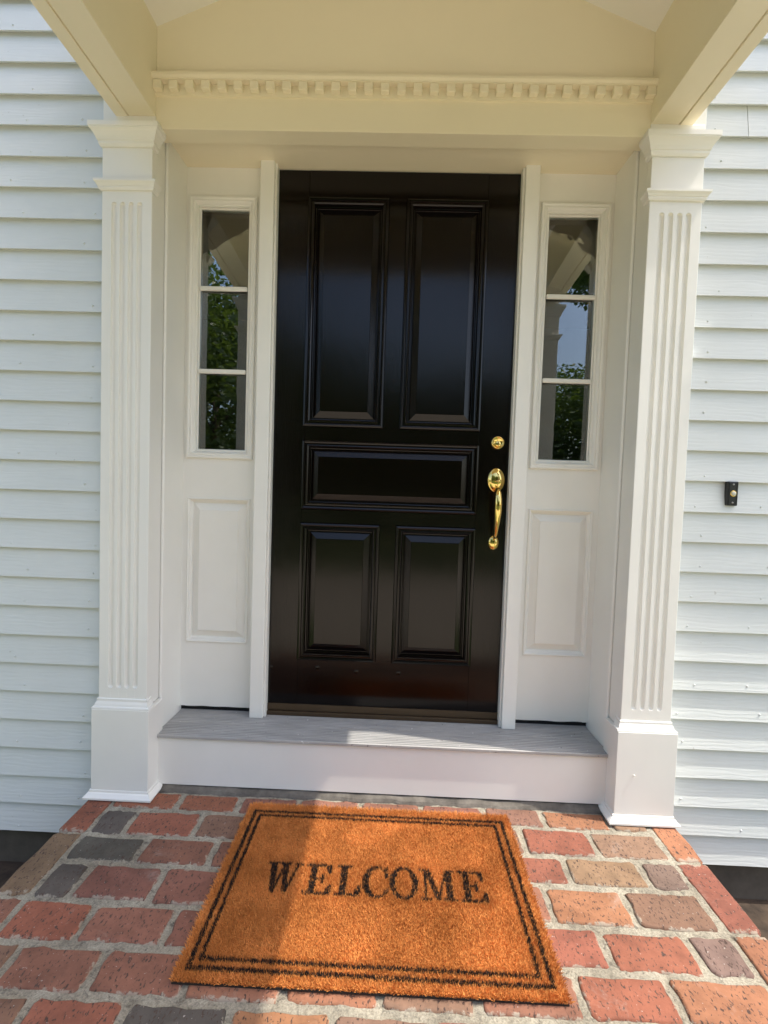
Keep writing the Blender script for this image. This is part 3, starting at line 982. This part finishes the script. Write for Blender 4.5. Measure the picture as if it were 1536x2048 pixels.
NF = 190000
px = RNG.uniform(MX0 + 0.004, MX1 - 0.004, NF)
py = RNG.uniform(MY0 + 0.004, MY1 - 0.004, NF)
ids = np.zeros(NF, int)
wob = 0.0009
qx = px + RNG.normal(0, wob, NF); qy = py + RNG.normal(0, wob, NF)
def stripe(x0, x1, y0, y1, w):
    o_ = (qx > x0 - w) & (qx < x1 + w) & (qy > y0 - w) & (qy < y1 + w)
    i_ = (qx > x0 + w) & (qx < x1 - w) & (qy > y0 + w) & (qy < y1 - w)
    return o_ & ~i_
ids[stripe(-0.404, 0.409, -0.822, -0.298, 0.0054)] = 1
ids[stripe(-0.3835, 0.384, -0.800, -0.317, 0.0050)] = 2
for k, (x0, w, fn) in enumerate(LETTERS):
    sel = (qx > x0 - 0.01) & (qx < x0 + 0.13) & (qy > LY0 - 0.01) & (qy < LY0 + LH + 0.01)
    idx = np.where(sel)[0]
    hit = fn((qx[idx] - x0) / w, (qy[idx] - LY0) / LH)
    ids[idx[hit]] = 3 + k

def fibres(name, sel, mat, parent, kind=None):
    x, y = px[sel], py[sel]
    n = len(x)
    ln = RNG.uniform(0.007, 0.0125, n)
    lean = RNG.uniform(0.05, 0.75, n) if kind else RNG.uniform(0.0, 0.40, n)
    az = RNG.uniform(0, 2 * np.pi, n)
    if kind:
        near = ((x > -0.32) & (x < 0.33) & (y > -0.63) & (y < -0.49)) | (np.abs(np.abs(x) - 0.395) < 0.02) | (y < -0.785) & (y > -0.835) | (y > -0.33)
        lean = np.where(near, lean * 0.55, lean)
    ex = np.minimum(np.minimum(x - MX0, MX1 - x), np.minimum(y - MY0, MY1 - y))
    out = np.clip(1 - ex / 0.016, 0, 1)
    gx = np.where(np.minimum(x - MX0, MX1 - x) < np.minimum(y - MY0, MY1 - y), np.where(x - MX0 < MX1 - x, -1.0, 1.0), 0.0)
    gy = np.where(gx == 0, np.where(y - MY0 < MY1 - y, -1.0, 1.0), 0.0)
    dx = np.cos(az) * np.sin(lean) + gx * out * 0.55
    dy = np.sin(az) * np.sin(lean) + gy * out * 0.55
    dz = np.cos(lean)
    sa = RNG.uniform(0, np.pi, n)
    w = RNG.uniform(0.0005, 0.00095, n)
    z0 = ZM + 0.002
    bx, by_ = np.cos(sa) * w, np.sin(sa) * w
    A = np.stack([x - bx, y - by_, np.full(n, z0)], 1)
    B = np.stack([x + bx, y + by_, np.full(n, z0)], 1)
    mx, my, mz = x + dx * ln * .55, y + dy * ln * .55, z0 + dz * ln * .6
    C_ = np.stack([mx + bx * .8, my + by_ * .8, mz], 1)
    Dd = np.stack([x + dx * ln * 1.1 + RNG.normal(0, .0008, n), y + dy * ln * 1.1 + RNG.normal(0, .0008, n), z0 + dz * ln], 1)
    V = np.empty((n * 4, 3))
    V[0::4] = A; V[1::4] = B; V[2::4] = C_; V[3::4] = Dd
    me = bpy.data.meshes.new(name)
    me.vertices.add(n * 4)
    me.vertices.foreach_set('co', V.ravel())
    T = np.empty((n * 2, 3), int)
    b0 = np.arange(n) * 4
    T[0::2] = np.stack([b0, b0 + 1, b0 + 2], 1)
    T[1::2] = np.stack([b0, b0 + 2, b0 + 3], 1)
    me.loops.add(n * 6)
    me.loops.foreach_set('vertex_index', T.ravel())
    me.polygons.add(n * 2)
    me.polygons.foreach_set('loop_start', np.arange(n * 2) * 3)
    me.polygons.foreach_set('loop_total', np.full(n * 2, 3))
    me.update(calc_edges=True)
    me.validate()
    me.materials.append(mat)
    o = bpy.data.objects.new(name, me)
    COL.objects.link(o)
    o.parent = parent
    o.matrix_parent_inverse = parent.matrix_world.inverted()
    if kind:
        o['kind'] = kind
    return o
fibres('coir_pile', ids == 0, m_coir, MAT, 'stuff')
fibres('border_stripe', ids == 1, m_print, MAT)
fibres('border_stripe', ids == 2, m_print, MAT)
for k in range(7):
    o = fibres('letter', ids == 3 + k, m_print, MAT)
    o['label'] = 'black printed serif letter ' + 'WELCOME'[k]

# ------------------------------------------------------------------ doorbell
BX, BZ = 1.164, 0.904
yb = YS - 0.0005
DB = empty('doorbell', (BX, yb, BZ), 'small black doorbell plate with pearl button screwed to the clapboards', 'doorbell')
v, f = box_vf(BX - 0.0175, BX + 0.0175, yb - 0.007, yb + 0.012, BZ - 0.041, BZ + 0.041)
mesh_obj('plate', v, f, m_black, DB, bevel=0.003, segs=2)
V, F = frame(BX - 0.0135, BX + 0.0135, BZ - 0.037, BZ + 0.037, [(0, -0.0065 + yb), (0.0006, -0.0085 + yb), (0.0014, -0.0085 + yb), (0.002, -0.0065 + yb)])
mesh_obj('plate_rim', V, F, m_black, DB)
V, F = lathe([(0.0105, -0.006), (0.0105, -0.010), (0.0085, -0.0115), (0.0078, -0.0105)], 24, c=(BX, yb, BZ))
bt = mesh_obj('button_ring', V, F, m_brass, DB, smooth=True)
V, F = lathe([(0.0076, -0.006), (0.0076, -0.0115), (0.006, -0.0135), (0.0001, -0.0142)], 20, c=(BX, yb, BZ))
mesh_obj('button', V, F, m_button, DB, smooth=True)
for dz in (-0.031, 0.031):
    V, F = lathe([(0.0032, -0.006), (0.0032, -0.008), (0.002, -0.009), (0.0001, -0.009)], 12, c=(BX, yb, BZ + dz))
    mesh_obj('screw', V, F, m_screw, DB, smooth=True)

# ------------------------------------------------------------------ trees across the drive (seen in the glass)
def leaf_crown(name, rx, rz, n, mat, seed, leaf=0.11):
    r = np.random.default_rng(seed)
    nc = 46
    cl = []
    while len(cl) < nc:
        p = r.uniform(-1, 1, 3)
        d = np.linalg.norm(p)
        if 0.35 < d < 1.0:
            cl.append(p * np.array([rx, rx, rz]) * 0.9)
    cl = np.array(cl)
    cr = r.uniform(0.22, 0.42, nc) * rx
    k = r.integers(0, nc, n)
    off = r.normal(0, 1, (n, 3))
    off /= np.linalg.norm(off, axis=1)[:, None]
    off *= (r.uniform(0.2, 1, n) ** 0.5)[:, None]
    c = cl[k] + off * cr[k][:, None]
    a = r.normal(0, 1, (n, 3)); a /= np.linalg.norm(a, axis=1)[:, None]
    a[:, 2] *= 0.5
    b = np.cross(a, r.normal(0, 1, (n, 3))); b /= np.linalg.norm(b, axis=1)[:, None]
    L = leaf * r.uniform(0.6, 1.3, n)[:, None]
    V = np.empty((n * 4, 3))
    V[0::4] = c - a * L; V[1::4] = c + b * L * 0.5; V[2::4] = c + a * L; V[3::4] = c - b * L * 0.5
    me = bpy.data.meshes.new(name)
    me.from_pydata(V.tolist(), [], [(4 * i, 4 * i + 1, 4 * i + 2, 4 * i + 3) for i in range(n)])
    me.materials.append(mat)
    return me
cm1 = leaf_crown('crown_mesh', 2.2, 2.8, 30000, m_leaf, 3, 0.07)
cm2 = leaf_crown('crown_mesh', 2.6, 2.2, 30000, m_leaf2, 5, 0.07)
def trunk_mesh(h):
    parts = [tube([(0, 0, -0.3), (0.05, 0.02, h * 0.4), (-0.06, 0.05, h * 0.8), (0.05, 0, h * 1.3)], [0.22, 0.17, 0.12, 0.04], 10)]
    for k in range(5):
        a = k * 1.3
        z = h * (0.55 + 0.12 * k)
        parts.append(tube([(0, 0, z), (math.cos(a) * .6, math.sin(a) * .6, z + .6), (math.cos(a) * 1.3, math.sin(a) * 1.3, z + 1.3)], [0.08, 0.055, 0.02], 7))
    return merge(parts)
tv, tf = trunk_mesh(2.8)
trees = [(-3.2, -8.0, 2, 1.0, 0.7, 'broad leafy tree with crown down to the lawn, across the drive facing the hinge-side sidelight'),
         (-5.6, -9.5, 1, 1.2, 1.1, 'tall light green tree beside the broad low-crowned one'),
         (-9.5, -11.5, 1, 1.25, 1.3, 'tall tree at the far end of the row by the drive'),
         (-1.4, -16.0, 2, 1.35, 0.1, 'low dark tree in the middle of the far hedge line'),
         (2.6, -17.0, 1, 1.18, 0.0, 'low light green tree facing the front door beyond the lawn'),
         (6.2, -18.5, 2, 1.45, 0.1, 'dark round tree facing the handle-side sidelight beyond the lawn'),
         (10.2, -18.0, 1, 1.2, 0.8, 'tall tree next to the dark round tree beyond the lawn'),
         (4.3, -9.0, 1, 0.72, 5.0, 'high-crowned tree overhanging the drive on the sunny side'),
         (-12.5, -17.0, 2, 1.3, 0.9, 'dark broad tree behind the tall trees by the drive')]
for i, (x, y, kind, sc_, zlift, txt) in enumerate(trees):
    T_ = empty('tree', (x, y, GZ), txt, 'tree', 'trees across the drive')
    t = mesh_obj('trunk', tv, tf, m_bark, None, smooth=True)
    t.parent = T_
    t.scale = (sc_, sc_, sc_ * (0.6 + zlift * 0.45))
    c = bpy.data.objects.new('crown', cm1 if kind == 1 else cm2)
    COL.objects.link(c)
    c.parent = T_
    c.location = (0, 0, zlift + (2.8 if kind == 1 else 2.2) * sc_)
    c.scale = (sc_, sc_, sc_)
    c.rotation_euler = (0, 0, i * 1.7)
    c['kind'] = 'stuff'
